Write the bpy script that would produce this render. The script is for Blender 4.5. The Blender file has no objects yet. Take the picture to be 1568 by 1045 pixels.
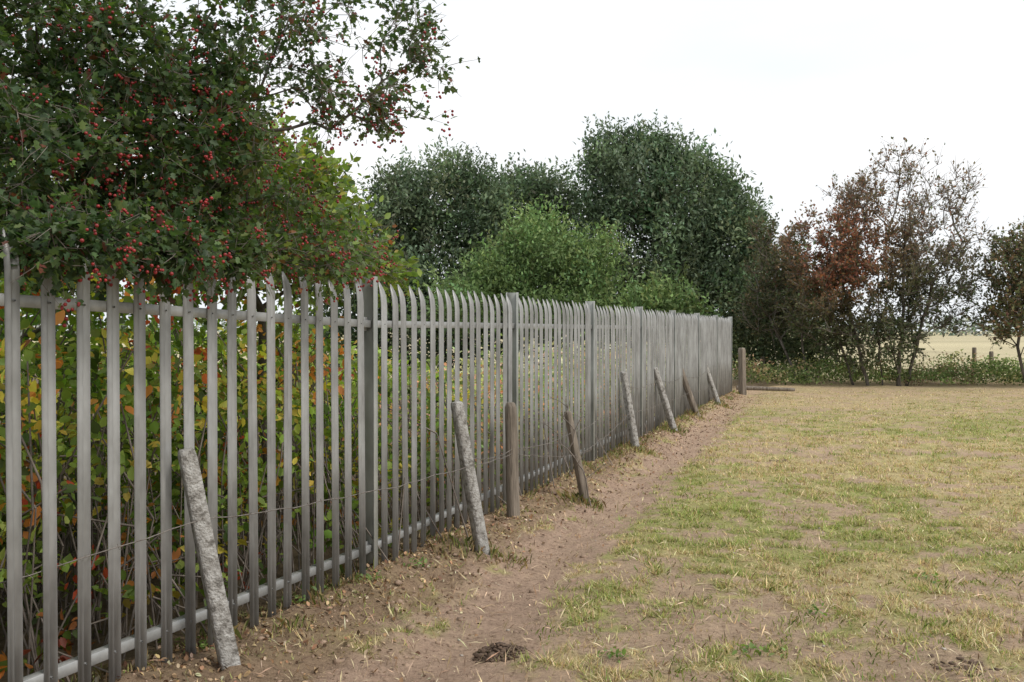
import bpy, bmesh, math, numpy as np
from mathutils import Vector
R = np.random.default_rng(11)
scene = bpy.context.scene
EYE = 1.635
F = 1500.0
def W(a, b, z):
    """surveyed bearing / elevation / distance -> world metres"""
    return np.array([(a-784)/F*z, z, EYE+(506-b)/F*z])

# ------------------------------------------------------------ noise
def _hash(i, j, s):
    h = (i.astype(np.int64)*374761393 + j.astype(np.int64)*668265263 + s*974634777) & 0xffffffff
    h = ((h ^ (h >> 13))*1274126177) & 0xffffffff
    h = h ^ (h >> 16)
    return (h & 0xffff)/65535.0
def vnoise(x, y, s=0):
    i = np.floor(x); j = np.floor(y); fx = x-i; fy = y-j
    fx = fx*fx*(3-2*fx); fy = fy*fy*(3-2*fy)
    a = _hash(i, j, s); b = _hash(i+1, j, s); c = _hash(i, j+1, s); d = _hash(i+1, j+1, s)
    return (a*(1-fx)+b*fx)*(1-fy)+(c*(1-fx)+d*fx)*fy
def fbm(x, y, s=0, o=4):
    t = 0; a = .5; n = 0
    for k in range(o):
        t = t+a*vnoise(x*2**k+17.3*k, y*2**k-9.1*k, s+k); n += a; a *= .55
    return t/n
def sm(x, a, b):
    t = np.clip((x-a)/(b-a), 0, 1); return t*t*(3-2*t)
def mix(a, b, t):
    return a*(1-t[:, None])+b*t[:, None]

# ------------------------------------------------------------ fence frame
P1 = np.array([-0.932, 6.386]); D = np.array([.3473, 1.0]); D = D/np.linalg.norm(D)
N = np.array([D[1], -D[0]]); STEP = 2.858
def uv(x, y):
    return (x-P1[0])*D[0]+(y-P1[1])*D[1], (x-P1[0])*N[0]+(y-P1[1])*N[1]
def fp(u, v):
    return P1[0]+u*D[0]+v*N[0], P1[1]+u*D[1]+v*N[1]
def vc(u):
    return np.interp(u, [-6, -1.9, -.2, 2.7, 8.2, 16, 24], [1.15, 1.02, .92, .84, .70, .42, .3])
def gh(x, y):
    x = np.asarray(x, float); y = np.asarray(y, float)
    u, v = uv(x, y)
    near = sm(-y, -45, -25)
    h = .10*np.exp(-((v-.08)/.40)**2)*sm(-u, -22, -19)
    h = h-.06*np.exp(-((v-vc(u))/.34)**2)*near
    h = h+.07*np.clip(-u/STEP, 0, 1.5)*sm(-v, -1.6, -.2)
    bk = sm(-np.abs(v-.3), -.55, -.2)
    h = h+near*(.06*(fbm(x*.9, y*.9, 3)-.5)+(.04+.08*bk)*(fbm(x*5, y*5, 5)-.5)+(.015+.035*bk)*(fbm(x*17, y*17, 9, 2)-.5))
    return h-.035
STRAW = np.array([.49, .40, .205]); GREEN = np.array([.30, .31, .11]); DIRT = np.array([.44, .31, .23])
def gmask(x, y):
    u, v = uv(x, y)
    e = .28*(fbm(x*1.7, y*1.7, 21)-.5)*2+.34*(fbm(x*7, y*7, 25)-.5)*2
    wd = np.interp(u, [-5, 0, 8], [.10, .04, 0])
    path = 1-sm(np.abs(v-vc(u))+e-wd, .18, .42)
    bank = 1-sm(v-(vc(u)-.30)+e, -.05, .12)
    nearb = sm(-np.hypot((x-.5)*.8, y-5.0), -2.8, -.5)
    bare = sm(fbm(x*2.0, y*2.0, 31)*.50+fbm(x*8, y*8, 37)*.50+.12*nearb, .50, .60)
    green = sm(fbm(x*.5+3, y*.5, 41)*.45+fbm(x*2.2, y*2.2, 44)*.3+fbm(x*9, y*9, 46)*.25, .43, .60)
    far = sm(y, 14, 25)
    return u, v, path*(v > -.1), bank, bare, green, far
def gcol(x, y):
    u, v, path, bank, bare, green, far = gmask(x, y)
    c = mix(np.tile(STRAW, (len(x), 1)), GREEN, green*.8)
    c = mix(c, DIRT*1.02, bare*.85)
    c = mix(c, np.array([.30, .21, .14]), bank*.9)
    c = mix(c, DIRT, path*.95)
    c = mix(c, np.array([.45, .335, .215]), far*.6)
    c = mix(c, np.array([.48, .42, .27]), sm(y, 31.5, 34))
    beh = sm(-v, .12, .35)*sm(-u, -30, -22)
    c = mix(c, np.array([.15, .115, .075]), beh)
    m = .75+.5*fbm(x*13, y*13, 55, 3)
    return c*m[:, None]

# ------------------------------------------------------------ mesh helpers
def link(o, parent=None):
    scene.collection.objects.link(o)
    if parent: o.parent = parent
    return o
def empty(name, loc=(0, 0, 0)):
    e = bpy.data.objects.new(name, None); e.empty_display_size = .3
    scene.collection.objects.link(e); return e
def mesh(name, V, Fc, mat, col=None, parent=None, smooth=False):
    me = bpy.data.meshes.new(name)
    V = np.ascontiguousarray(V, dtype=np.float32); Fc = np.ascontiguousarray(Fc, dtype=np.int32)
    m, k = Fc.shape
    me.vertices.add(len(V)); me.vertices.foreach_set('co', V.ravel())
    me.loops.add(m*k); me.loops.foreach_set('vertex_index', Fc.ravel())
    me.polygons.add(m)
    me.polygons.foreach_set('loop_start', np.arange(0, m*k, k, dtype=np.int32))
    try: me.polygons.foreach_set('loop_total', np.full(m, k, dtype=np.int32))
    except Exception: pass
    me.update(calc_edges=True); me.validate()
    if smooth: me.polygons.foreach_set('use_smooth', np.ones(len(me.polygons), dtype=bool))
    if col is not None:
        a = me.color_attributes.new('Col', 'FLOAT_COLOR', 'POINT')
        c4 = np.ones((len(V), 4), dtype=np.float32); c4[:, :3] = col
        a.data.foreach_set('color', c4.ravel())
    me.materials.append(mat)
    return link(bpy.data.objects.new(name, me), parent)
def unit(v): return v/(np.linalg.norm(v, axis=-1, keepdims=True)+1e-9)

def scatter(T, Fc, P, S, t, n, C):
    t = unit(t); b = unit(np.cross(n, t)); n = np.cross(t, b)
    k = len(T)
    V = P[:, None, :]+S[:, None, None]*(T[None, :, 0:1]*t[:, None, :]+T[None, :, 1:2]*b[:, None, :]+T[None, :, 2:3]*n[:, None, :])
    FF = Fc[None]+(np.arange(len(P))*k)[:, None, None]
    return V.reshape(-1, 3), FF.reshape(-1, Fc.shape[1]), np.repeat(C, k, axis=0)
KITE = (np.array([(0, 0, 0), (.45, .30, .05), (1, 0, -.03), (.45, -.30, .05)]), np.array([[0, 1, 2, 3]]))
SLIM = (np.array([(0, 0, 0), (.45, .22, .04), (1, 0, -.05), (.45, -.22, .04)]), np.array([[0, 1, 2, 3]]))
LOBE = (np.array([(0, 0, 0), (.22, .30, .06), (.42, .20, .03), (.62, .42, .08), (.72, .18, .03), (1, 0, -.05),
                  (.72, -.18, .03), (.62, -.42, .08), (.42, -.20, .03), (.22, -.30, .06)]),
        np.array([[0, 5, 4, 3, 2, 1], [0, 9, 8, 7, 6, 5]]))
OVAL = (np.array([(0, 0, 0), (.25, .27, .05), (.6, .29, .05), (1, 0, -.08), (.6, -.29, .05), (.25, -.27, .05)]),
        np.array([[0, 3, 2, 1], [0, 5, 4, 3]]))
def leaves(name, P, S, C, mat, tpl=KITE, up=.6, parent=None, dirn=None, droop=0.0):
    n = len(P)
    t = R.normal(size=(n, 3))
    if dirn is not None: t = t*.6+dirn
    t[:, 2] -= droop
    nn = R.normal(size=(n, 3)); nn[:, 2] = np.abs(nn[:, 2])+up
    V, FF, CC = scatter(tpl[0], tpl[1], P, S, t, nn, C)
    return mesh(name, V, FF, mat, CC, parent)

def frusta(name, A, B, ra, rb, mat, parent=None, k=5):
    t = unit(B-A); ref = np.where(np.abs(t[:, 2:3]) > .9, np.array([[1., 0, 0]]), np.array([[0, 0, 1.]]))
    s = unit(np.cross(t, ref)); b = np.cross(t, s)
    an = np.arange(k)*2*np.pi/k
    ring = np.cos(an)[None, :, None]*s[:, None]+np.sin(an)[None, :, None]*b[:, None]
    V = np.concatenate([A[:, None]+ring*ra[:, None, None], B[:, None]+ring*rb[:, None, None]], 1)
    f = np.array([[i, (i+1) % k, k+(i+1) % k, k+i] for i in range(k)])
    FF = f[None]+(np.arange(len(A))*2*k)[:, None, None]
    return mesh(name, V.reshape(-1, 3), FF.reshape(-1, 4), mat, None, parent, smooth=True)

def skeleton(trunks, targets, seg=.3, jit=.25, pen=.35, lift=.1):
    pos = []; par = []; pl = []
    for tr in trunks:
        prev = -1
        for p in tr:
            p = np.array(p, float)
            if prev < 0:
                pos.append(p); par.append(-1); pl.append(0.)
            else:
                q = pos[prev]; L = np.linalg.norm(p-q); m = max(1, int(L/seg))
                for i in range(1, m+1):
                    pp = q+(p-q)*i/m+R.normal(size=3)*seg*.06
                    pos.append(pp); par.append(len(pos)-2 if i > 1 else prev); pl.append(pl[par[-1]]+L/m)
            prev = len(pos)-1
    root = pos[0]
    targets = targets[np.argsort(np.linalg.norm(targets-root, axis=1))]
    tips = []
    for t in targets:
        A = np.array(pos); dist = np.linalg.norm(A-t, axis=1)
        low = (A[:, 2] < A[:, 2].min()+.25*(targets[:, 2].min()-A[:, 2].min()))*2.0
        j = int(np.argmin(dist+pen*np.array(pl)+low))
        q = pos[j]; L = dist[j]; m = max(1, int(L/seg)); prev = j
        bend = R.normal(size=3)*L*.10+np.array([0, 0, lift*L])
        for i in range(1, m+1):
            f = i/m
            p = q+(t-q)*f+bend*math.sin(math.pi*f)+R.normal(size=3)*seg*jit*(.5 if i < m else 0)
            pos.append(p); par.append(prev); pl.append(pl[prev]+L/m); prev = len(pos)-1
        tips.append(prev)
    pos = np.array(pos); par = np.array(par); cnt = np.zeros(len(pos)); cnt[tips] = 1
    for i in range(len(pos)-1, -1, -1):
        if par[i] >= 0: cnt[par[i]] += cnt[i]
    cnt = np.maximum(cnt, 1)
    return pos, par, cnt, np.array(tips)
def skel_mesh(name, sk, r0, mat, parent, k=5, p=.48, rmax=9):
    pos, par, cnt, tips = sk
    i = np.where(par >= 0)[0]
    r = np.minimum(r0*cnt**p, rmax)
    return frusta(name, pos[par[i]], pos[i], np.minimum(r[par[i]], r[i]*1.35), r[i], mat, parent, k)
def twigs(name, sk, k, ln, r, mat, parent, cen, out=.6, up=.3, kk=4):
    pos, par, cnt, tips = sk
    A = np.repeat(pos[tips], k, axis=0)
    d = unit(R.normal(size=A.shape)+out*unit(A-np.array(cen))*1.6+np.array([0, 0, up]))
    l = R.uniform(ln[0], ln[1], len(A))[:, None]
    M = A+d*l*.5+R.normal(size=A.shape)*l*.06; B = M+unit(d+R.normal(size=A.shape)*.35)*l*.5
    n = len(A)
    frusta(name, np.concatenate([A, M]), np.concatenate([M, B]), np.concatenate([np.full(n, r), np.full(n, r*.7)]), np.concatenate([np.full(n, r*.7), np.full(n, r*.35)]), mat, parent, kk)
    return A, M, B
def on_twigs(tw, per, spread, keep=None):
    A, M, B = tw
    if keep is not None: k_ = keep(B); A, M, B = A[k_], M[k_], B[k_]
    i = np.repeat(np.arange(len(A)), per); f = R.random(len(i))[:, None]*2
    P = np.where(f < 1, A[i]*(1-f)+M[i]*f, M[i]*(2-f)+B[i]*(f-1))
    return P+R.normal(size=P.shape)*spread, unit(B[i]-A[i])

def lobe_pts(lobes, shell=.0):
    out = []
    for c, r, n in lobes:
        d = unit(R.normal(size=(n, 3))); q = R.random(n)**(1/3.)
        q = shell+(1-shell)*q
        out.append(np.array(c)+d*q[:, None]*np.array(r))
    return np.concatenate(out)
def pal(n, cols, w, var=.2):
    cols = np.array(cols); idx = R.choice(len(cols), n, p=np.array(w)/np.sum(w))
    c = cols[idx]*(1+R.normal(size=(n, 1))*var)
    return np.clip(c*(1+R.normal(size=(n, 3))*.06), .004, .9)
def brg(P): return P[:, 0]/P[:, 1]*F+784
def elv(P): return 506-(P[:, 2]-EYE)/P[:, 1]*F

# ------------------------------------------------------------ materials
def nt(name):
    m = bpy.data.materials.new(name); m.use_nodes = True; t = m.node_tree
    for n in list(t.nodes): t.nodes.remove(n)
    return m, t, t.nodes.new('ShaderNodeOutputMaterial')
def leaf_mat(name, tr=.3, rough=.5, spec=.35, simple=False):
    m, t, o = nt(name)
    a = t.nodes.new('ShaderNodeAttribute'); a.attribute_name = 'Col'
    if simple:
        p = t.nodes.new('ShaderNodeBsdfDiffuse'); t.links.new(a.outputs['Color'], p.inputs['Color'])
        if tr <= 0:
            t.links.new(p.outputs[0], o.inputs[0]); return m
    else:
        p = t.nodes.new('ShaderNodeBsdfPrincipled'); p.inputs['Roughness'].default_value = rough
        p.inputs['Specular IOR Level'].default_value = spec
        t.links.new(a.outputs['Color'], p.inputs['Base Color'])
    x = t.nodes.new('ShaderNodeBsdfTranslucent')
    g = t.nodes.new('ShaderNodeMixRGB'); g.blend_type = 'MULTIPLY'; g.inputs[0].default_value = 1
    g.inputs[2].default_value = (1.5, 1.6, .7, 1) if not simple else (1.3, 1.35, .95, 1)
    t.links.new(a.outputs['Color'], g.inputs[1]); t.links.new(g.outputs[0], x.inputs['Color'])
    s = t.nodes.new('ShaderNodeMixShader'); s.inputs[0].default_value = tr
    t.links.new(p.outputs[0], s.inputs[1]); t.links.new(x.outputs[0], s.inputs[2]); t.links.new(s.outputs[0], o.inputs[0])
    return m
def noise_mat(name, stops, scale=8, stretch=(1, 1, 1), rough=.85, bump=.3, bscale=40, metal=0, detail=6, spec=.3, bdist=.01):
    m, t, o = nt(name)
    tc = t.nodes.new('ShaderNodeTexCoord'); mp = t.nodes.new('ShaderNodeMapping'); mp.inputs['Scale'].default_value = stretch
    t.links.new(tc.outputs['Object'], mp.inputs[0])
    n = t.nodes.new('ShaderNodeTexNoise'); n.inputs['Scale'].default_value = scale; n.inputs['Detail'].default_value = detail
    n.inputs['Roughness'].default_value = .65
    t.links.new(mp.outputs[0], n.inputs['Vector'])
    r = t.nodes.new('ShaderNodeValToRGB'); e = r.color_ramp.elements
    e[0].position, e[0].color = stops[0][0], (*stops[0][1], 1)
    e[1].position, e[1].color = stops[-1][0], (*stops[-1][1], 1)
    for s in stops[1:-1]:
        q = e.new(s[0]); q.color = (*s[1], 1)
    t.links.new(n.outputs['Fac'], r.inputs[0])
    p = t.nodes.new('ShaderNodeBsdfPrincipled'); p.inputs['Roughness'].default_value = rough; p.inputs['Metallic'].default_value = metal
    p.inputs['Specular IOR Level'].default_value = spec
    t.links.new(r.outputs[0], p.inputs['Base Color'])
    if bump > 0:
        n2 = t.nodes.new('ShaderNodeTexNoise'); n2.inputs['Scale'].default_value = bscale; n2.inputs['Detail'].default_value = 5
        t.links.new(mp.outputs[0], n2.inputs['Vector'])
        b = t.nodes.new('ShaderNodeBump'); b.inputs['Strength'].default_value = bump; b.inputs['Distance'].default_value = bdist
        t.links.new(n2.outputs['Fac'], b.inputs['Height']); t.links.new(b.outputs[0], p.inputs['Normal'])
    t.links.new(p.outputs[0], o.inputs[0])
    return m
def ground_mat():
    m, t, o = nt('ground_soil_grass')
    a = t.nodes.new('ShaderNodeAttribute'); a.attribute_name = 'Col'
    tc = t.nodes.new('ShaderNodeTexCoord')
    n = t.nodes.new('ShaderNodeTexNoise'); n.inputs['Scale'].default_value = 34; n.inputs['Detail'].default_value = 8; n.inputs['Roughness'].default_value = .78
    t.links.new(tc.outputs['Object'], n.inputs['Vector'])
    r = t.nodes.new('ShaderNodeValToRGB'); e = r.color_ramp.elements
    e[0].position, e[0].color = .34, (.42, .37, .33, 1); e[1].position, e[1].color = .64, (1.18, 1.18, 1.16, 1)
    q = e.new(.46); q.color = (.93, .93, .93, 1)
    t.links.new(n.outputs['Fac'], r.inputs[0])
    g = t.nodes.new('ShaderNodeMixRGB'); g.blend_type = 'MULTIPLY'; g.inputs[0].default_value = 1
    t.links.new(a.outputs['Color'], g.inputs[1]); t.links.new(r.outputs[0], g.inputs[2])
    p = t.nodes.new('ShaderNodeBsdfPrincipled'); p.inputs['Roughness'].default_value = .95; p.inputs['Specular IOR Level'].default_value = .1
    t.links.new(g.outputs[0], p.inputs['Base Color'])
    b = t.nodes.new('ShaderNodeBump'); b.inputs['Strength'].default_value = 1; b.inputs['Distance'].default_value = .03
    t.links.new(n.outputs['Fac'], b.inputs['Height']); t.links.new(b.outputs[0], p.inputs['Normal'])
    t.links.new(p.outputs[0], o.inputs[0]); return m
M_leaf = leaf_mat('leaf_foliage', .35); M_far = leaf_mat('distant_leaf_foliage', .25, simple=True)
M_grass = leaf_mat('grass_blade', .25, simple=True); M_debris = leaf_mat('litter', 0, simple=True)
M_bark = noise_mat('bark', [(.3, (.05, .042, .035)), (.7, (.17, .15, .125))], 9, (1, 1, .3), bump=.6)
M_twig = noise_mat('twig_bark', [(.3, (.11, .09, .075)), (.7, (.27, .23, .20))], 12)
M_steel = noise_mat('galvanised_steel', [(.30, (.20, .198, .19)), (.5, (.315, .315, .31)), (.70, (.43, .435, .435))], 4.5, (1, 1, .45), rough=.45, bump=0, metal=.25, spec=.5, detail=4)
M_rail = noise_mat('galvanised_rail', [(.3, (.20, .20, .195)), (.7, (.38, .385, .38))], 6, rough=.45, bump=0, metal=.25, spec=.5)
M_post = noise_mat('galvanised_post', [(.3, (.20, .205, .185)), (.7, (.38, .39, .37))], 5, (1, 1, .4), rough=.45, bump=0, metal=.25, spec=.5, detail=3)
M_conc = noise_mat('weathered_concrete', [(.37, (.15, .14, .125)), (.46, (.30, .285, .265)), (.62, (.46, .45, .43))], 24, (1, 1, 1), bump=1, bscale=90, bdist=.012)
M_wood = noise_mat('old_wood', [(.34, (.11, .09, .07)), (.66, (.29, .245, .20))], 17, (1, 1, .12), bump=1, bscale=50, bdist=.02)
M_wire = noise_mat('rusty_wire', [(.3, (.12, .095, .08)), (.7, (.28, .26, .24))], 30, rough=.6, metal=.2, bump=0)
M_berry = noise_mat('haw_berry', [(.3, (.16, .010, .012)), (.7, (.34, .022, .022))], 15, rough=.35, bump=0, spec=.5)
M_soil = noise_mat('turned_soil', [(.3, (.06, .04, .028)), (.7, (.17, .115, .08))], 20, bump=1)
M_stone = noise_mat('pebble', [(.3, (.25, .2, .16)), (.7, (.6, .56, .5))], 15)

# ------------------------------------------------------------ ground
def axis(parts):
    o = [parts[0][0]]
    for a, b, s in parts:
        n = max(1, int(round((b-a)/s))); o += list(a+(b-a)*(np.arange(n)+1)/n)
    return np.array(o)
gx = axis([(-900, -200, 140), (-200, -40, 20), (-40, -12, 2), (-12, -3, .3), (-3, 5, .045), (5, 16, .16), (16, 40, 2), (40, 200, 20), (200, 900, 140)])
gy = axis([(-60, -4, 4), (-4, 3.6, .3), (3.6, 12, .045), (12, 33, .14), (33, 60, 1), (60, 300, 15), (300, 1500, 150)])
GX, GY = np.meshgrid(gx, gy); x = GX.ravel(); y = GY.ravel()
V = np.stack([x, y, gh(x, y)], 1); nx = len(gx); ny = len(gy)
ii = (np.arange(ny-1)[:, None]*nx+np.arange(nx-1)[None]).ravel()
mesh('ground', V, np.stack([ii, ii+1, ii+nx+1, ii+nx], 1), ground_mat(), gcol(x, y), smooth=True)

# ------------------------------------------------------------ grass
def make_grass():
    n = 540000
    z = 3.9*(27.5/3.9)**(R.random(n)**.8)
    z = z+R.normal(size=n)*.1
    xx = (R.random(n)*1.10-.50)*z*1.02
    u, v, path, bank, bare, green, far = gmask(xx, z)
    clump = fbm(xx*7, z*7, 77, 2)
    keep = R.random(n) < (1-.985*path)*(1-.88*bare)*(1-.82*bank)*(1-.4*far)
    keep &= R.random(n) < .10+.90*sm(clump, .25, .6)
    keep &= v > -.25
    xx, z, green, far, bank, clump = xx[keep], z[keep], green[keep], far[keep], bank[keep], clump[keep]
    n = len(xx); g = R.random(n) < np.clip(.18+.6*green, 0, 1)*(1-.5*far)
    c = np.where(g[:, None], pal(n, [(.27, .32, .09), (.36, .38, .13), (.19, .25, .075), (.42, .41, .17)], [3, 3, 1.5, 2]),
                 pal(n, [(.60, .49, .27), (.48, .38, .21), (.70, .60, .38), (.37, .26, .16)], [3, 3, 1.5, 1.8]))
    L = R.uniform(.016, .045, n)*(1+.8*(clump > .6))*(1-.3*far); w = .0017+.00036*z
    an = R.random(n)*2*np.pi; lean = R.uniform(.4, 2.0, n)
    P = np.stack([xx, z, gh(xx, z)-.003], 1)
    s = np.stack([np.cos(an), np.sin(an), 0*an], 1); l = np.stack([-np.sin(an), np.cos(an), 0*an], 1)
    V = np.stack([P-s*w[:, None], P+s*w[:, None], P+l*(L*lean)[:, None]*.8+np.array([0, 0, 1])*(L/np.sqrt(1+lean**2*.8))[:, None]], 1)
    mesh('field_grass', V.reshape(-1, 3), np.arange(3*n).reshape(-1, 3), M_grass, np.repeat(c, 3, axis=0))
make_grass()
def tufts(name, spots, nb, rad, hgt, cols, wts):
    Vs = []; Cs = []
    for (cx, cy), k in spots:
        n = int(nb*k); px = cx+R.normal(size=n)*rad*k**.5; py = cy+R.normal(size=n)*rad*k**.5
        L = hgt*R.uniform(.4, 1, n)*k**.5; an = R.random(n)*2*np.pi; lean = R.uniform(.1, .9, n); w = .0016+.0003*py
        P = np.stack([px, py, gh(px, py)-.01], 1); s = np.stack([np.cos(an), np.sin(an), 0*an], 1); l = np.stack([-np.sin(an), np.cos(an), 0*an], 1)
        M1 = P+l*(L*lean*.35)[:, None]+np.array([0, 0, .6])*L[:, None]; T = P+l*(L*lean)[:, None]+np.array([0, 0, .9])*L[:, None]
        Vs.append(np.stack([P-s*w[:, None], P+s*w[:, None], M1+s*w[:, None]*.7, T, M1-s*w[:, None]*.7], 1).reshape(-1, 3))
        Cs.append(np.repeat(pal(n, cols, wts), 5, axis=0))
    V = np.concatenate(Vs); mesh(name, V, np.arange(len(V)).reshape(-1, 5), M_grass, np.concatenate(Cs))
sp = []
for u in np.arange(-4, 21, .24):
    uu = u+R.normal()*.15; sp.append((fp(uu, R.uniform(-.12, .25)), R.uniform(.1, .75)))
for bx, bz in ((745, 7.1), (897, 9.4), (974, 13.0), (1033, 15.6), (1068, 18.1), (1101, 21.2)):
    for j in range(4): sp.append((((bx-784)/F*bz+R.normal()*.1, bz+R.normal()*.1), R.uniform(.4, 1.0)))
tufts('verge_grass', sp, 50, .10, .14, [(.22, .28, .08), (.32, .33, .13), (.52, .43, .24), (.36, .26, .14)], [2, 2, 2.8, 1.8])
sp = []
for j in range(300):
    z = 4.3*(24/4.3)**R.random(); X = (R.random()*.95-.35)*z; u_, v_ = uv(X, z)
    if v_ > vc(u_)+.45: sp.append(((X, z), R.uniform(.2, 1.0)))
tufts('pasture_tufts', sp, 46, .08, .06, [(.24, .31, .08), (.34, .37, .12), (.58, .48, .27)], [3, 2, 2.4])

# ------------------------------------------------------------ steel palisade fence
fence = empty('palisade_fence')
def fz(u): return .07*np.clip(-u/STEP, 0, 1.5)
PU = [-9.15, -6.1, -3.06, 0]+[STEP*k for k in range(1, 8)]
def fence_pales():
    w = np.array([-.033, -.024, -.020, -.006, .006, .020, .024, .033]); dpt = np.array([.0, .004, .017, .001, .001, .017, .004, .0])
    rows = [(.06, 1, 0), (.9, 1, 0), (1.80, 1, 0), (1.86, .97, -.006), (1.90, .80, -.016), (1.93, .50, -.026), (1.955, .16, -.034)]
    k = len(w); T = []
    for z, s, b in rows:
        for a, d in zip(w, dpt): T.append((a*s, d*s+b, z))
    T = np.array(T)
    Fc = np.array([[r*k+i, r*k+i+1, (r+1)*k+i+1, (r+1)*k+i] for r in range(len(rows)-1) for i in range(k-1)])
    U = []
    for a, b in zip(PU[:-1], PU[1:]): U += list(a+(np.arange(17)+1)/18*(b-a))
    U = np.array(U)+R.normal(size=len(U))*.004
    n = len(U); tilt = R.normal(size=n)*.006; dz = R.normal(size=n)*.010+fz(U)
    for j in R.choice(n, 14, replace=False): tilt[j] = R.normal()*.02
    tu = U[:, None]+T[None, :, 0]+tilt[:, None]*(T[None, :, 2]-.9); tv = .026+T[None, :, 1]+R.normal(size=(n, 1))*.002
    X, Y = fp(tu, tv); Z = T[None, :, 2]+dz[:, None]
    V = np.stack([X, Y, Z], 2).reshape(-1, 3)
    FF = (Fc[None]+(np.arange(n)*len(T))[:, None, None]).reshape(-1, 4)
    o = mesh('pales', V, FF, M_steel, None, fence)
    s = o.modifiers.new('thick', 'SOLIDIFY'); s.thickness = .003; s.offset = 0
    bx = []
    for zz in (.215, 1.675):
        X, Y = fp(U, .028); bx.append(np.stack([X, Y, zz+fz(U)], 1))
    B = np.concatenate(bx); off = np.array([N[0], N[1], 0])*.010
    r = np.full(len(B), .006); frusta('bolts', B-off*.3, B+off, r, r*.7, M_rail, fence, 6)
fence_pales()
def boxes(name, L, mat, parent):
    V = []; FF = []
    for u0, u1, v0, v1, a0, a1, b0, b1 in L:
        s = len(V)
        for (u, v, z) in [(u0, v0, a0), (u0, v1, a0), (u0, v1, a1), (u0, v0, a1), (u1, v0, b0), (u1, v1, b0), (u1, v1, b1), (u1, v0, b1)]:
            X, Y = fp(u, v); V.append((X, Y, z))
        for f in [(0, 1, 2, 3), (7, 6, 5, 4), (0, 4, 5, 1), (1, 5, 6, 2), (2, 6, 7, 3), (3, 7, 4, 0)]: FF.append([s+i for i in f])
    o = mesh(name, np.array(V), np.array(FF), mat, None, parent)
    bv = o.modifiers.new('b', 'BEVEL'); bv.width = .0025; bv.segments = 1
    return o
rails = []; posts = []; plates = []
for kk, u in enumerate(PU):
    z = float(fz(np.array(u)))
    posts += [(u-.028, u+.028, .043, .050, -.2, 1.985+z, -.2, 1.985+z), (u-.028, u+.028, -.057, -.050, -.2, 1.985+z, -.2, 1.985+z),
              (u-.003, u+.003, -.0495, .0425, -.2, 1.983+z, -.2, 1.983+z)]
    for zz in (.215, 1.675):
        plates += [(u-.055, u-.0035, -.012, -.005, zz-.045+z, zz+.045+z, zz-.045+z, zz+.045+z), (u+.0035, u+.055, -.012, -.005, zz-.045+z, zz+.045+z, zz-.045+z, zz+.045+z)]
    if kk < len(PU)-1:
        u1 = PU[kk+1]; z1 = float(fz(np.array(u1)))
        for zz in (.215, 1.675):
            rails += [(u+.010, u1-.010, .019, .025, zz-.024+z, zz+.024+z, zz-.024+z1, zz+.024+z1),
                      (u+.010, u1-.010, -.022, .0185, zz+.017+z, zz+.0225+z, zz+.017+z1, zz+.0225+z1)]
boxes('rails', rails, M_rail, fence); boxes('posts', posts, M_post, fence); boxes('fishplates', plates, M_rail, fence)

# ------------------------------------------------------------ old leaning posts and barbed wire
def old_post(name, base, top, w, mat, taper=.85, round_top=False):
    base = np.array(base, float); top = np.array(top, float); rows = 16; k = 12; V = []
    ax = top-base; L = np.linalg.norm(ax); ax /= L
    s = unit(np.array([1., .6, 0])-ax*ax[0]); b = np.cross(ax, s)
    hs = list(np.linspace(-.25, 1, rows))+[1.0+.25*w/L, 1.0+.36*w/L]
    ph = R.random()*9; sq = .06 if not round_top else .9
    for i, h in enumerate(hs):
        sc = 1-(1-taper)*max(h, 0)
        if i == rows: sc *= .90 if not round_top else .8
        if i == rows+1: sc *= .62 if round_top else .72
        for j in range(k):
            a = 2*math.pi*(j+.5)/k; c_, s_ = math.cos(a), math.sin(a)
            q = max(abs(c_), abs(s_)); e = (.5/q)*(1-sq)+.5*sq
            wob = 1+.015*math.sin(3*a+ph+h*9)+.011*R.normal()
            V.append(base+ax*(h*L)+s*c_*e*w*sc*wob+b*s_*e*w*sc*wob)
    nr = len(hs); FF = [[r*k+j, r*k+(j+1) % k, (r+1)*k+(j+1) % k, (r+1)*k+j] for r in range(nr-1) for j in range(k)]
    o = (nr-1)*k
    cap = [[o+j, o+j+1, o+k-2-j, o+k-1-j] for j in range(k//2-1)]
    return mesh(name, np.array(V), np.array(FF+cap), mat)
PD = [('concrete_fence_post', 350, 1062, 286, 698, 4.5, 4.42, .083, M_conc, False),
 ('concrete_fence_post', 739, 852, 700, 622, 7.1, 7.0, .083, M_conc, False),
 ('wooden_fence_post', 786, 805, 782, 624, 8.3, 8.3, .115, M_wood, True),
 ('wooden_fence_post', 897, 768, 870, 634, 9.4, 9.3, .065, M_wood, False),
 ('concrete_fence_post', 974, 692, 955, 573, 13.1, 13.0, .085, M_conc, False),
 ('concrete_fence_post', 1033, 662, 1003, 566, 15.6, 15.4, .085, M_conc, False),
 ('wooden_fence_post', 1068, 640, 1041, 563, 18.1, 18.0, .09, M_wood, False),
 ('concrete_fence_post', 1101, 622, 1079, 557, 21.2, 21.0, .085, M_conc, False)]
ends = []
for nm, bx, by, tx, ty, zb, zt, w, mt, rt_ in PD:
    b = W(bx, by, zb); b[2] = float(gh(b[0], b[1])); t = W(tx, ty, zt); old_post(nm, b, t, w, mt, .86, rt_); ends.append((b, t))
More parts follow.
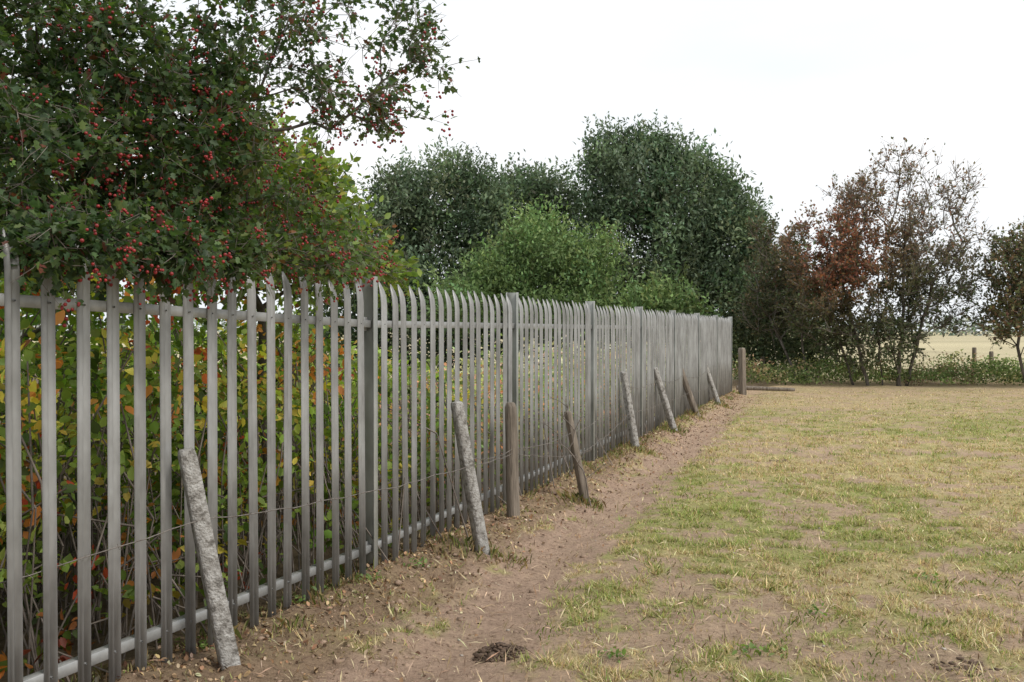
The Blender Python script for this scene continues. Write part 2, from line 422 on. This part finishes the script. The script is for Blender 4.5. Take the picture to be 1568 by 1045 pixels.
def wire(name, pts, sag):
    A = []; B = []
    pts = [np.array(p) for p in pts]; barbs = []
    for p, q in zip(pts[:-1], pts[1:]):
        L = np.linalg.norm(q-p); m = max(4, int(L/.12)); t = np.linspace(0, 1, m+1)
        C = p+(q-p)*t[:, None]; C[:, 2] -= sag*L*4*t*(1-t); C[1:-1] += R.normal(size=(m-1, 3))*.004
        A.append(C[:-1]); B.append(C[1:]); barbs.append(C[1:-1])
    A = np.concatenate(A); B = np.concatenate(B); bb = np.concatenate(barbs)
    d = unit(R.normal(size=bb.shape))*.016
    AA = np.concatenate([A, bb-d]); BB = np.concatenate([B, bb+d])
    r = np.concatenate([np.full(len(A), .0026), np.full(len(bb), .0016)])
    frusta(name, AA, BB, r, r, M_wire, None, 4)
def onp(i, f): b, t = ends[i]; return b+(t-b)*f+np.array([.0, -.05, 0])
prev = W(-250, 960, 3.2)
wire('barbed_wire', [prev, onp(0, .70), onp(1, .60), onp(2, .58), onp(3, .55), onp(4, .5), onp(5, .5), onp(6, .5), onp(7, .5)], .012)
wire('barbed_wire', [onp(1, .66), onp(2, .62), onp(3, .8), onp(4, .85), onp(5, .85), onp(6, .85), onp(7, .85)], .03)
b = W(1137, 603, 25.6); b[2] = 0; t = W(1136, 536, 25.6); old_post('wooden_gate_post', b, t, .15, M_wood, .9, False)
b = W(1145, 604, 26.0); t = W(1215, 605, 25.6); b[2] = .10; t[2] = .08; old_post('fallen_log', b, t, .12, M_wood, .8, True)

# ------------------------------------------------------------ ground clutter
def rocks(name, P, S, mat, flat=.6):
    bm = bmesh.new(); bmesh.ops.create_icosphere(bm, subdivisions=1, radius=1)
    T = np.array([v.co[:] for v in bm.verts]); Fc = np.array([[v.index for v in f.verts] for f in bm.faces]); bm.free()
    n = len(P); k = len(T); an = R.random(n)*6.28
    J = T[None]*(1+R.normal(size=(n, k, 1))*.2); J[:, :, 2] *= flat; J[:, :, 0] *= R.uniform(.7, 1.4, (n, 1))
    c, s = np.cos(an)[:, None], np.sin(an)[:, None]
    X = J[:, :, 0]*c-J[:, :, 1]*s; Y = J[:, :, 0]*s+J[:, :, 1]*c
    V = P[:, None]+S[:, None, None]*np.stack([X, Y, J[:, :, 2]], 2)
    return mesh(name, V.reshape(-1, 3), (Fc[None]+(np.arange(n)*k)[:, None, None]).reshape(-1, 3), mat, None, None)
def on_ground(x, y, dz=0.0): return np.stack([x, y, gh(x, y)+dz], 1)
n = 4600; u = R.uniform(-4, 16, n); v = R.normal(size=n)*.36+.45; X, Y = fp(u, v); k_ = R.random(n)
M_clod = noise_mat('dry_clod', [(.3, (.20, .14, .10)), (.7, (.43, .305, .22))], 20, bump=.8)
rocks('soil_clods', on_ground(X, Y), R.uniform(.003, .013, n)*(.6+k_**6*2.4), M_clod)
c = W(765, 976, 5.15); n = 700
a_ = R.random(n)*6.28; r_ = R.random(n)**.6; X = c[0]+np.cos(a_)*r_*.14; Y = c[1]+np.sin(a_)*r_*.15
rocks('molehill', on_ground(X, Y, .0)+np.array([0, 0, 1])*(R.random((n, 1))*.05*(1-r_[:, None])), R.uniform(.003, .013, n)*(1+1.2*(R.random(n) > .95)), M_soil)
for (a, b_, z_) in ((1195, 703, 12.4), (1545, 655, 16.4), (1480, 1010, 4.85)):
    c = W(a, b_, z_); n = 60; rocks('soil_heap', on_ground(c[0]+R.normal(size=n)*.08, c[1]+R.normal(size=n)*.06, .0), R.uniform(.004, .02, n), M_soil)
n = 60; z = R.uniform(4.5, 13, n); X = R.uniform(-.1, .5, n)*z; rocks('pebbles', on_ground(X, z, .004), R.uniform(.005, .013, n), M_stone)
n = 17000; u = R.uniform(-4.5, 20, n); v = np.abs(R.normal(size=n))*.40-.15; X, Y = fp(u, v)
C = pal(n, [(.33, .21, .12), (.20, .12, .07), (.46, .34, .20), (.12, .08, .05), (.52, .44, .30)], [3, 2, 2, 1.5, 1])
leaves('leaf_litter', on_ground(X, Y, .005), R.uniform(.012, .038, n), C, M_debris, OVAL, up=1.5)
n = 16000; z = 4*(26/4)**R.random(n); X = (R.random(n)*1.05-.42)*z; u, v = uv(X, z); k_ = v > .3; X, z = X[k_], z[k_]; n = len(X)
C = pal(n, [(.66, .55, .35), (.45, .33, .21), (.22, .145, .095)], [2, 2, 2])
STR = (np.array([(0, 0, 0), (.5, .04, .06), (1, 0, 0), (.5, -.04, .06)]), np.array([[0, 1, 2, 3]]))
leaves('dry_stalks', on_ground(X, z, .01), R.uniform(.03, .10, n), C, M_debris, STR, up=3.0)
wp = []
for a, b_ in ((455, 950), (480, 925), (1215, 690), (560, 905), (1150, 990), (1250, 935), (640, 880), (940, 1000), (1420, 880), (300, 1030)):
    z_ = EYE*F/(b_-506); wp.append(((a-784)/F*z_, z_))
wp = np.array(wp); n = 34; X = np.repeat(wp[:, 0], n)+R.normal(size=n*len(wp))*.05; Y = np.repeat(wp[:, 1], n)+R.normal(size=n*len(wp))*.05
P = on_ground(X, Y, .01); P[:, 2] += R.random(len(P))*.04
leaves('broadleaf_weeds', P, R.uniform(.015, .04, len(P)), pal(len(P), [(.15, .23, .07), (.20, .28, .09)], [1, 1]), M_leaf, OVAL, 1.2)
# dead spindly sapling leaning by the path
sap = empty('dead_sapling'); b = W(905, 775, 9.1); b[2] = 0
T = np.array([W(a, e, 9.1) for a, e in ((862, 640), (845, 610), (880, 660), (870, 625), (905, 690), (858, 680), (835, 650), (890, 640), (885, 710), (915, 720))])
sk0 = skeleton([[(b[0], b[1], 0), tuple(W(893, 720, 9.1))]], T, .07, .3, .3); skel_mesh('stems', sk0, .0028, M_twig, sap, 4, .4)
twigs('twigs', sk0, 5, (.05, .16), .0018, M_twig, sap, (b[0], b[1], .2), .5, .5)

# ------------------------------------------------------------ near hawthorn tree
haw = empty('hawthorn_tree')
def L(a, b, z, ra, rb, rd, n): return (W(a, b, z), (ra/F*z, rd, rb/F*z), n)
dense = [L(30, 80, 4.6, 190, 150, .8, 80), L(210, 90, 4.9, 150, 110, .6, 42), L(90, 250, 4.6, 190, 110, .8, 95), L(290, 230, 5.0, 120, 100, .6, 58),
         L(210, 340, 5.1, 170, 50, .6, 60), L(370, 170, 5.2, 65, 65, .5, 15), L(-200, 150, 4.6, 180, 260, 1.2, 60), L(60, -170, 5.0, 330, 130, 1.2, 45), L(-20, 345, 4.5, 110, 45, .5, 26)]
front = [L(70, 368, 3.72, 120, 34, .14, 24), L(230, 375, 4.15, 90, 34, .16, 20), L(350, 390, 4.7, 70, 28, .18, 13), L(470, 402, 5.4, 70, 25, .2, 10)]
sparse = [L(380, 45, 5.2, 110, 75, .6, 20), L(500, 30, 5.2, 90, 50, .5, 13), L(480, 130, 5.2, 80, 60, .4, 14), L(560, 160, 5.2, 75, 40, .35, 15), L(600, 40, 5.2, 45, 45, .35, 8),
          L(635, 95, 5.2, 35, 30, .2, 5), L(410, 330, 5.9, 100, 50, .5, 28), L(480, 380, 6.0, 80, 35, .5, 28), L(550, 385, 6.2, 40, 22, .3, 6)]
extra = np.array([W(676, 105, 5.15), W(630, 180, 5.15), W(660, 75, 5.2), W(640, 30, 5.2), W(580, 185, 5.2), W(505, 200, 5.2)])
T = np.concatenate([lobe_pts(dense), lobe_pts(front), lobe_pts(sparse), extra])
trunk = [[(-4.1, 6.1, -.1), (-3.9, 5.9, 1.2), (-3.3, 5.6, 2.1), (-2.5, 5.35, 2.7), (-1.7, 5.2, 3.0)], [(-4.25, 6.0, -.1), (-4.1, 5.6, 1.3), (-3.3, 5.0, 2.2), (-2.4, 4.7, 2.6)],
         [(-4.0, 6.3, -.1), (-3.4, 6.3, 1.4), (-2.4, 6.1, 2.0), (-1.5, 6.0, 2.15)]]
sk = skeleton(trunk, T, seg=.13, jit=.35, pen=.3, lift=.05)
skel_mesh('trunk_and_branches', sk, .0015, M_bark, haw, 6, .5, .09)
tw = twigs('twigs', sk, 7, (.10, .24), .0020, M_twig, haw, (-2.6, 5.2, 2.4), .4, .0)
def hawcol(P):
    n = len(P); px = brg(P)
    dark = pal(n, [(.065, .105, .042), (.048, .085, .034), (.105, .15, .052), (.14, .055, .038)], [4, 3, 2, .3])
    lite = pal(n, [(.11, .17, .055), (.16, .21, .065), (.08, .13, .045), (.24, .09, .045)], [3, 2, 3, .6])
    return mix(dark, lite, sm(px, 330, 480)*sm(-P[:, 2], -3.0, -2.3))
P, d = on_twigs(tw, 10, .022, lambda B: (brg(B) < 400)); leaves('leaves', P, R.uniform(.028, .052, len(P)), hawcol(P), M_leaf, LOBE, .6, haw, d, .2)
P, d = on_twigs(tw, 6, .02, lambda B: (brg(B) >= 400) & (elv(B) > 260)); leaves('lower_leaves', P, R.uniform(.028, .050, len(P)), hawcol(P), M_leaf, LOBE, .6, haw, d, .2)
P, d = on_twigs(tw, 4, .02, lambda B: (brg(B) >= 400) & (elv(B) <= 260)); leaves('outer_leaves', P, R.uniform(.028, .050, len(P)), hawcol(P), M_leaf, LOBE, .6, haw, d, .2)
cand = tw[2][R.random(len(tw[2])) < .42]; pr = .25+.5*((elv(cand) > 130) & (brg(cand) > 90)); cand = cand[R.random(len(cand)) < pr]
P = np.repeat(cand, 5, axis=0)+R.normal(size=(len(cand)*5, 3))*.017; P[:, 2] -= .02
bm = bmesh.new(); bmesh.ops.create_icosphere(bm, subdivisions=2, radius=1); TT = np.array([v.co[:] for v in bm.verts]); TF = np.array([[v.index for v in f.verts] for f in bm.faces]); bm.free()
S = R.uniform(.0055, .008, len(P)); VV = P[:, None]+S[:, None, None]*TT[None]
mesh('berries', VV.reshape(-1, 3), (TF[None]+(np.arange(len(P))*len(TT))[:, None, None]).reshape(-1, 3), M_berry, None, haw, True)

def mass(name, Cc, per, sig, size, cols, mat, tpl, parent=None, up=.6, cvar=.25, droop=0, dirn=None):
    n = len(Cc); P = np.repeat(Cc, per, axis=0)+R.normal(size=(n*per, 3))*np.array(sig)
    C = np.repeat(cols, per, axis=0)*(1+R.normal(size=(n*per, 1))*cvar); C = np.clip(C, .005, .8)
    k = P[:, 2] > .02; P, C = P[k], C[k]
    return leaves(name, P, R.uniform(size[0], size[1], len(P)), C, mat, tpl, up, parent, droop=droop, dirn=dirn)

# elder shrub behind fence
eld = empty('elder_shrub')
lob = [L(430, 300, 7.3, 85, 75, .7, 55), L(380, 240, 7.6, 65, 55, .6, 30), L(500, 340, 7.4, 50, 50, .5, 22), L(330, 330, 7.6, 110, 100, .7, 70), L(490, 290, 7.4, 35, 45, .4, 8), L(440, 400, 7.2, 130, 60, .7, 70), L(580, 420, 7.6, 45, 30, .5, 16), L(100, 300, 8, 240, 160, .8, 120)]
T = lobe_pts(lob); b = W(420, 800, 7.5)
sk2 = skeleton([[(b[0], b[1], 0), (b[0]-.1, b[1], 1.0), (b[0]-.1, b[1], 1.8)], [(b[0]-1.6, b[1]+.3, 0), (b[0]-1.7, b[1]+.3, 1.6)]], T, .2, .3, .2)
skel_mesh('stems', sk2, .002, M_bark, eld, 5, .5, .06)
tw2 = twigs('twigs', sk2, 5, (.14, .34), .003, M_twig, eld, (b[0], b[1], 1.9), .5, .3)
P, d = on_twigs(tw2, 7, .035)
leaves('leaves', P, R.uniform(.045, .08, len(P)), pal(len(P), [(.17, .24, .06), (.23, .30, .075), (.11, .17, .05), (.36, .35, .09), (.34, .14, .06)], [4, 3, 2, .6, .25]), M_leaf, OVAL, .6, eld, d, .2)

# bramble thicket behind the fence
def thicket(name, u0, u1, v0, v1, hf, nc, per, sig, size, cols, wts, stems=True, pw=.75, lo=.45, pt=.42):
    e = empty(name); u = R.uniform(u0, u1, nc); v = R.uniform(v0, v1, nc); X, Y = fp(u, v)
    z = hf(u, v)*R.random(nc)**pw
    patch = vnoise(u*1.3+z*.7, z*1.6+v, 91)
    C = pal(nc, cols, wts, .2); warm = (C[:, 0] > C[:, 1]*1.3)
    C[warm & (patch < pt)] = pal(int((warm & (patch < pt)).sum()), cols[:2], [1, 1])
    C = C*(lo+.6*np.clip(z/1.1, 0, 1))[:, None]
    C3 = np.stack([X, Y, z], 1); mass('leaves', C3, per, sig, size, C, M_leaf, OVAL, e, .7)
    if stems:
        m = nc//2; a = np.stack([X[:m]+R.normal(size=m)*.3, Y[:m]+R.normal(size=m)*.2, np.zeros(m)], 1); t = C3[:m]; mid = (a+t)/2+np.array([0, 0, .25])+R.normal(size=(m, 3))*.1
        frusta('stems', np.concatenate([a, mid]), np.concatenate([mid, t]), np.full(2*m, .006), np.full(2*m, .004), M_twig, e, 4)
G1 = [(.22, .33, .06), (.30, .40, .09), (.11, .18, .04), (.66, .55, .10), (.74, .30, .08), (.52, .10, .045)]
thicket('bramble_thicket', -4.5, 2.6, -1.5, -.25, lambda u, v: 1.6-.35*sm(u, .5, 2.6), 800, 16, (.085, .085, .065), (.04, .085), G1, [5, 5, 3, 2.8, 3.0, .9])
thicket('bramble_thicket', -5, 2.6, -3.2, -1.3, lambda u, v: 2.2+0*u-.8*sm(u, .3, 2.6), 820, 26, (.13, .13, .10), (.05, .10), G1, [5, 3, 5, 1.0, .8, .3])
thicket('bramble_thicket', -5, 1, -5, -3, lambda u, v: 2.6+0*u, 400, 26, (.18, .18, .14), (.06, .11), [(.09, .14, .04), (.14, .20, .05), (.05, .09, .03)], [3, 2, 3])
G2 = [(.25, .34, .12), (.34, .39, .16), (.52, .45, .28), (.76, .36, .18), (.60, .33, .25), (.16, .22, .09)]
thicket('willowherb_patch', 2.0, 10, -2.0, -.3, lambda u, v: 1.30-.05*u+.4*(vnoise(u*1.5, v*1.5, 8)-.5), 620, 20, (.10, .10, .10), (.035, .075), G2, [4, 4, 2, 3.2, 2.6, 1.5], lo=.65, pt=.3)
thicket('willowherb_patch', 9, 24, -4, -.5, lambda u, v: 1.1+.4*(vnoise(u, v, 8)-.5), 680, 18, (.16, .16, .14), (.05, .11), [(.25, .32, .15), (.48, .42, .30), (.56, .39, .33), (.36, .35, .24)], [3, 2, 2.5, 2], lo=.75, pt=.2)

# ------------------------------------------------------------ far tree belt
def big_tree(name, base, lobes, cols, wts, per=68, sig=(.32, .32, .36), size=(.15, .29), mat=M_far, shell=.5, r0=.006, tpl=SLIM):
    e = empty(name); Cc = lobe_pts(lobes, shell); Cc = Cc[Cc[:, 2] > .4]
    sub = Cc[R.random(len(Cc)) < .4]
    b = np.array(base, float); top = Cc[:, 2].max()
    sk = skeleton([[(b[0], b[1], -.1), (b[0]+.15, b[1], top*.25), (b[0], b[1], top*.55)]], sub, .6, .25, .25, .12)
    skel_mesh('trunk_and_limbs', sk, r0, M_bark, e, 5, .5, .2)
    C = pal(len(Cc), cols, wts, .2)
    mass('crown', Cc, per, sig, size, C, mat, tpl, e, .8, .16, dirn=np.array([0, 0, .35]))
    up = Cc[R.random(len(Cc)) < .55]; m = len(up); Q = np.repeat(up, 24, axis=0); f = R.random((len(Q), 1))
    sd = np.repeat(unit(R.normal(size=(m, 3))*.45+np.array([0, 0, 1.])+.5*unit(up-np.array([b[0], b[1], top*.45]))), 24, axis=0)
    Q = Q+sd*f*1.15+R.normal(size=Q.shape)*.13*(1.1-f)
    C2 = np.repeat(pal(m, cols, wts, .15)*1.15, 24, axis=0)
    leaves('shoots', Q, R.uniform(.11, .20, len(Q)), C2, mat, tpl, .6, e, dirn=sd*.8)
    return e
WG = [(.135, .185, .115), (.175, .23, .14), (.10, .14, .088), (.22, .275, .18)]; WW = [4, 3, 3, 1.5]  # willow greens greyed and lightened, slight distance haze put into the leaf colour
def cl(a, b, ra, rb, rd, n, z=42): return L(a, b, z, ra, rb, rd, n)
big_tree('willow_tree', (W(660, 575, 42)[0], 42, 0), [cl(610, 350, 45, 80, 2, 84), cl(680, 310, 50, 65, 2, 80), cl(660, 430, 95, 90, 2.5, 190), cl(620, 290, 25, 30, 1, 16), cl(700, 270, 25, 28, 1, 18), cl(585, 335, 22, 40, 1, 15), cl(740, 325, 36, 52, 2, 44)], WG, WW)
big_tree('willow_tree', (W(810, 0, 44)[0], 44, 0), [cl(800, 335, 60, 60, 2, 100, 44), cl(850, 310, 42, 45, 2, 50, 44), cl(760, 300, 26, 32, 1, 20, 44), cl(800, 286, 20, 22, 1, 12, 44), cl(810, 430, 110, 90, 2.5, 190, 44)], WG, WW)
big_tree('willow_tree', (W(1000, 0, 41)[0], 41, 0), [cl(960, 285, 70, 70, 2.5, 140, 41), cl(1050, 325, 75, 80, 2.5, 140, 41), cl(1110, 385, 55, 85, 2.2, 110, 41), cl(990, 400, 120, 110, 3, 230, 41),
         cl(990, 225, 26, 26, 1, 18, 41), cl(930, 245, 34, 34, 1.2, 26, 41), cl(1060, 262, 24, 32, 1, 16, 41), cl(1030, 235, 18, 22, .8, 10, 41), cl(1105, 310, 28, 34, 1, 20, 41), cl(1142, 350, 22, 34, 1, 16, 41), cl(1080, 470, 110, 75, 2.5, 150, 41)], WG, WW)
big_tree('ash_tree', (W(840, 0, 36)[0], 36, 0), [cl(830, 380, 50, 36, 1.5, 50, 36), cl(780, 425, 50, 40, 1.5, 44, 36), cl(895, 415, 45, 36, 1.5, 40, 36), cl(800, 355, 24, 22, .8, 12, 36), cl(840, 450, 90, 40, 1.5, 60, 36), cl(720, 450, 40, 28, 1.2, 20, 36), cl(930, 380, 18, 18, .8, 8, 36)],
         [(.18, .26, .11), (.225, .31, .13), (.13, .19, .08)], [3, 2, 2], size=(.12, .22))
big_tree('alder_bush', (W(1000, 0, 34)[0], 34, 0), [cl(1000, 470, 45, 30, 1.2, 34, 34), cl(940, 485, 50, 28, 1.2, 28, 34), cl(1030, 500, 50, 30, 1.2, 28, 34), cl(700, 480, 70, 25, 1.2, 28, 34), cl(860, 490, 80, 25, 1.2, 34, 34)], [(.17, .24, .10), (.12, .17, .07)], [3, 2], per=50)
n = 800; X = R.uniform(-9, 12.5, n); Y = R.uniform(40, 46, n); z = R.random(n)*5.0
mass('understorey_hedge', np.stack([X, Y, z], 1), 46, (.5, .5, .4), (.16, .32), pal(n, [(.08, .115, .065), (.11, .15, .08), (.06, .09, .05)], [3, 2, 2]), M_far, KITE)
n = 210; X = R.uniform(8.2, 11.3, n); Y = R.uniform(32.5, 37, n); z = R.random(n)*2.8+.4
mass('understorey_hedge', np.stack([X, Y, z], 1), 44, (.35, .35, .3), (.1, .2), pal(n, [(.06, .075, .045), (.085, .10, .055)], [3, 2]), M_far, KITE)

# ------------------------------------------------------------ right hand hawthorns
def scrub(name, roots, lobes, leaf_c, dens, size, cen, k=6, ln=(.25, .6), seg=.3, r0=.006, pw=.42, out=.6, up=.5, tr=.008):
    e = empty(name); T = lobe_pts(lobes, .1)
    sk = skeleton(roots, T, seg, .35, .3, .02); skel_mesh('stems_and_branches', sk, r0, M_bark, e, 5, pw, .11)
    tw = twigs('twigs', sk, k, ln, tr, M_twig, e, cen, out, up, 3)
    P, d = on_twigs(tw, 12, .035); kp = R.random(len(P)) < dens(P); P, d = P[kp], d[kp]
    leaves('leaves', P, R.uniform(size[0], size[1], len(P)), leaf_c(P), M_far, KITE, .6, e, d)
    return sk
def rt(a, z, a2, b2): p = W(a, 0, z); q = W(a2, b2, z); m = (p+q)/2; return [(p[0], z, -.1), (m[0]+R.normal()*.1, z+R.normal()*.15, q[2]*.5), (q[0], z, q[2])]
def rhc(P):
    n = len(P); a = brg(P); b = elv(P)
    red = pal(n, [(.36, .15, .095), (.28, .14, .095), (.19, .14, .085)], [3, 2, 2]); br = pal(n, [(.22, .18, .125), (.28, .205, .15), (.14, .15, .09), (.30, .17, .125)], [3, 2, 2, 1])
    gr = pal(n, [(.08, .105, .055), (.12, .135, .075)], [1, 1])
    r = np.exp(-((a-1285)/70)**2-((b-385)/70)**2)*1.6
    c = mix(br, gr, sm(b, 350, 450)); return mix(c, red, np.clip(r, 0, 1)*(R.random(n) < .85))
ZR = 29.4
lob = [L(1275, 385, ZR, 72, 62, 1.3, 110), L(1370, 325, ZR, 90, 60, 1.3, 120), L(1440, 365, ZR, 68, 78, 1.3, 100), L(1350, 450, ZR, 110, 80, 1.6, 190), L(1450, 450, ZR, 62, 68, 1.3, 84), L(1255, 470, ZR, 50, 55, 1.2, 50),
       L(1380, 255, ZR, 52, 22, .8, 24), L(1465, 285, ZR, 34, 26, .8, 22), L(1310, 300, ZR, 45, 24, .8, 24), L(1335, 525, ZR, 80, 38, 1.2, 60)]
def dns(P): a = brg(P); b = elv(P); return np.clip(.20+.55*sm(b, 290, 420)+.5*np.exp(-((a-1285)/65)**2-((b-385)/70)**2), 0, 1)*np.where(a > 1405, .5, 1)
scrub('hawthorn_tree', [rt(1330, ZR, 1290, 430), rt(1352, ZR, 1345, 400), rt(1375, ZR, 1385, 380), rt(1388, ZR+.3, 1435, 420), rt(1308, ZR+.4, 1265, 470), rt(1380, ZR-.2, 1350, 420)], lob, rhc, dns, (.07, .13), W(1350, 520, ZR))
def drk(P): return pal(len(P), [(.09, .105, .06), (.135, .14, .075), (.21, .15, .10)], [3, 2, 1])
lob = [L(1190, 410, 32, 42, 45, 1.2, 44), L(1205, 450, 32, 42, 50, 1.2, 44), L(1175, 480, 32, 50, 40, 1.2, 44), L(1170, 365, 32, 22, 18, .6, 10), L(1215, 380, 32, 20, 18, .6, 8)]
scrub('hawthorn_tree', [rt(1195, 30.6, 1180, 500), rt(1225, 30.8, 1185, 490), rt(1240, 31, 1225, 480)], lob, drk, lambda P: .7+0*P[:, 0], (.08, .14), W(1200, 540, 31))
def brn(P): return pal(len(P), [(.26, .18, .115), (.19, .19, .095), (.13, .16, .085)], [2, 2, 2])
lob = [L(1560, 415, 28.5, 42, 52, 1.2, 66), L(1600, 460, 28.5, 80, 80, 1.3, 120), L(1545, 480, 28.5, 38, 48, 1, 44), L(1620, 380, 28.5, 60, 55, 1, 50)]
scrub('hawthorn_tree', [rt(1575, 28.5, 1570, 470), rt(1610, 28.5, 1615, 450)], lob, brn, lambda P: .75+0*P[:, 0], (.08, .14), W(1590, 540, 28.5))

# low bank hedge at field edge
n = 600; a = R.uniform(1130, 1800, n); z = R.uniform(29.3, 33, n); X = (a-784)/F*z
hz = (.10+.80*vnoise(X*.7, z*.4, 5))*R.random(n)
mass('bramble_hedge', np.stack([X, z, hz], 1), 40, (.22, .22, .10), (.06, .12), pal(n, [(.20, .27, .10), (.13, .18, .07), (.30, .32, .15), (.36, .28, .18)], [3, 2, 1.2, 1.2]), M_far, KITE)
for a, t_ in ((1492, 534), (1518, 540), (1252, 552), (1168, 548)):
    q = W(a, t_, 34); b_ = q.copy(); b_[2] = 0; old_post('stock_fence_post', b_, q, .11, M_wood, .95)
n = 900; X = R.uniform(-260, 420, n); Y = 300+R.normal(size=n)*4; z = R.random(n)*(3+4*vnoise(X*.05, X*0, 3))
mass('distant_hedgerow', np.stack([X, Y, z], 1), 26, (1.6, 1.6, .8), (.9, 1.6), pal(n, [(.26, .30, .26), (.32, .35, .30)], [1, 1]), M_far, KITE)

# ------------------------------------------------------------ sky, sun, camera
SUN_EL, SUN_AZ = math.radians(48), math.radians(125)
w = bpy.data.worlds.new('World'); scene.world = w; w.use_nodes = True; t = w.node_tree
bg = t.nodes['Background']
sky = t.nodes.new('ShaderNodeTexSky'); sky.sky_type = 'NISHITA'; sky.sun_disc = False; sky.sun_elevation = SUN_EL; sky.sun_rotation = SUN_AZ; sky.dust_density = 4
tc = t.nodes.new('ShaderNodeTexCoord'); nz = t.nodes.new('ShaderNodeTexNoise'); nz.inputs['Scale'].default_value = 1.8; nz.inputs['Detail'].default_value = 4
mp = t.nodes.new('ShaderNodeMapping'); mp.inputs['Scale'].default_value = (1, 1, 3.0); t.links.new(tc.outputs['Generated'], mp.inputs[0]); t.links.new(mp.outputs[0], nz.inputs['Vector'])
cr = t.nodes.new('ShaderNodeValToRGB'); cr.color_ramp.elements[0].position = .35; cr.color_ramp.elements[0].color = (7.6, 8.05, 8.5, 1)
cr.color_ramp.elements[1].position = .65; cr.color_ramp.elements[1].color = (9.2, 9.3, 9.4, 1); t.links.new(nz.outputs['Fac'], cr.inputs[0])
mx = t.nodes.new('ShaderNodeMixRGB'); mx.inputs[0].default_value = .94; t.links.new(sky.outputs[0], mx.inputs[1]); t.links.new(cr.outputs[0], mx.inputs[2])
t.links.new(mx.outputs[0], bg.inputs['Color']); bg.inputs['Strength'].default_value = .125
sl = bpy.data.lights.new('sun', 'SUN'); sl.energy = 2.0; sl.angle = math.radians(12); sl.color = (1, .95, .87)
so = bpy.data.objects.new('sun', sl); scene.collection.objects.link(so)
dv = Vector((math.sin(SUN_AZ)*math.cos(SUN_EL), math.cos(SUN_AZ)*math.cos(SUN_EL), math.sin(SUN_EL)))
so.rotation_euler = dv.to_track_quat('Z', 'Y').to_euler()
cam = bpy.data.cameras.new('camera'); cam.sensor_width = 36; cam.lens = 36*F/1568; cam.clip_end = 4000; cam.clip_start = .05
co = bpy.data.objects.new('camera', cam); scene.collection.objects.link(co); co.location = (0, 0, EYE); co.rotation_euler = (math.radians(90-.63), 0, 0)
scene.camera = co
scene.view_settings.view_transform = 'Standard'; scene.view_settings.look = 'None'; scene.view_settings.exposure = 0
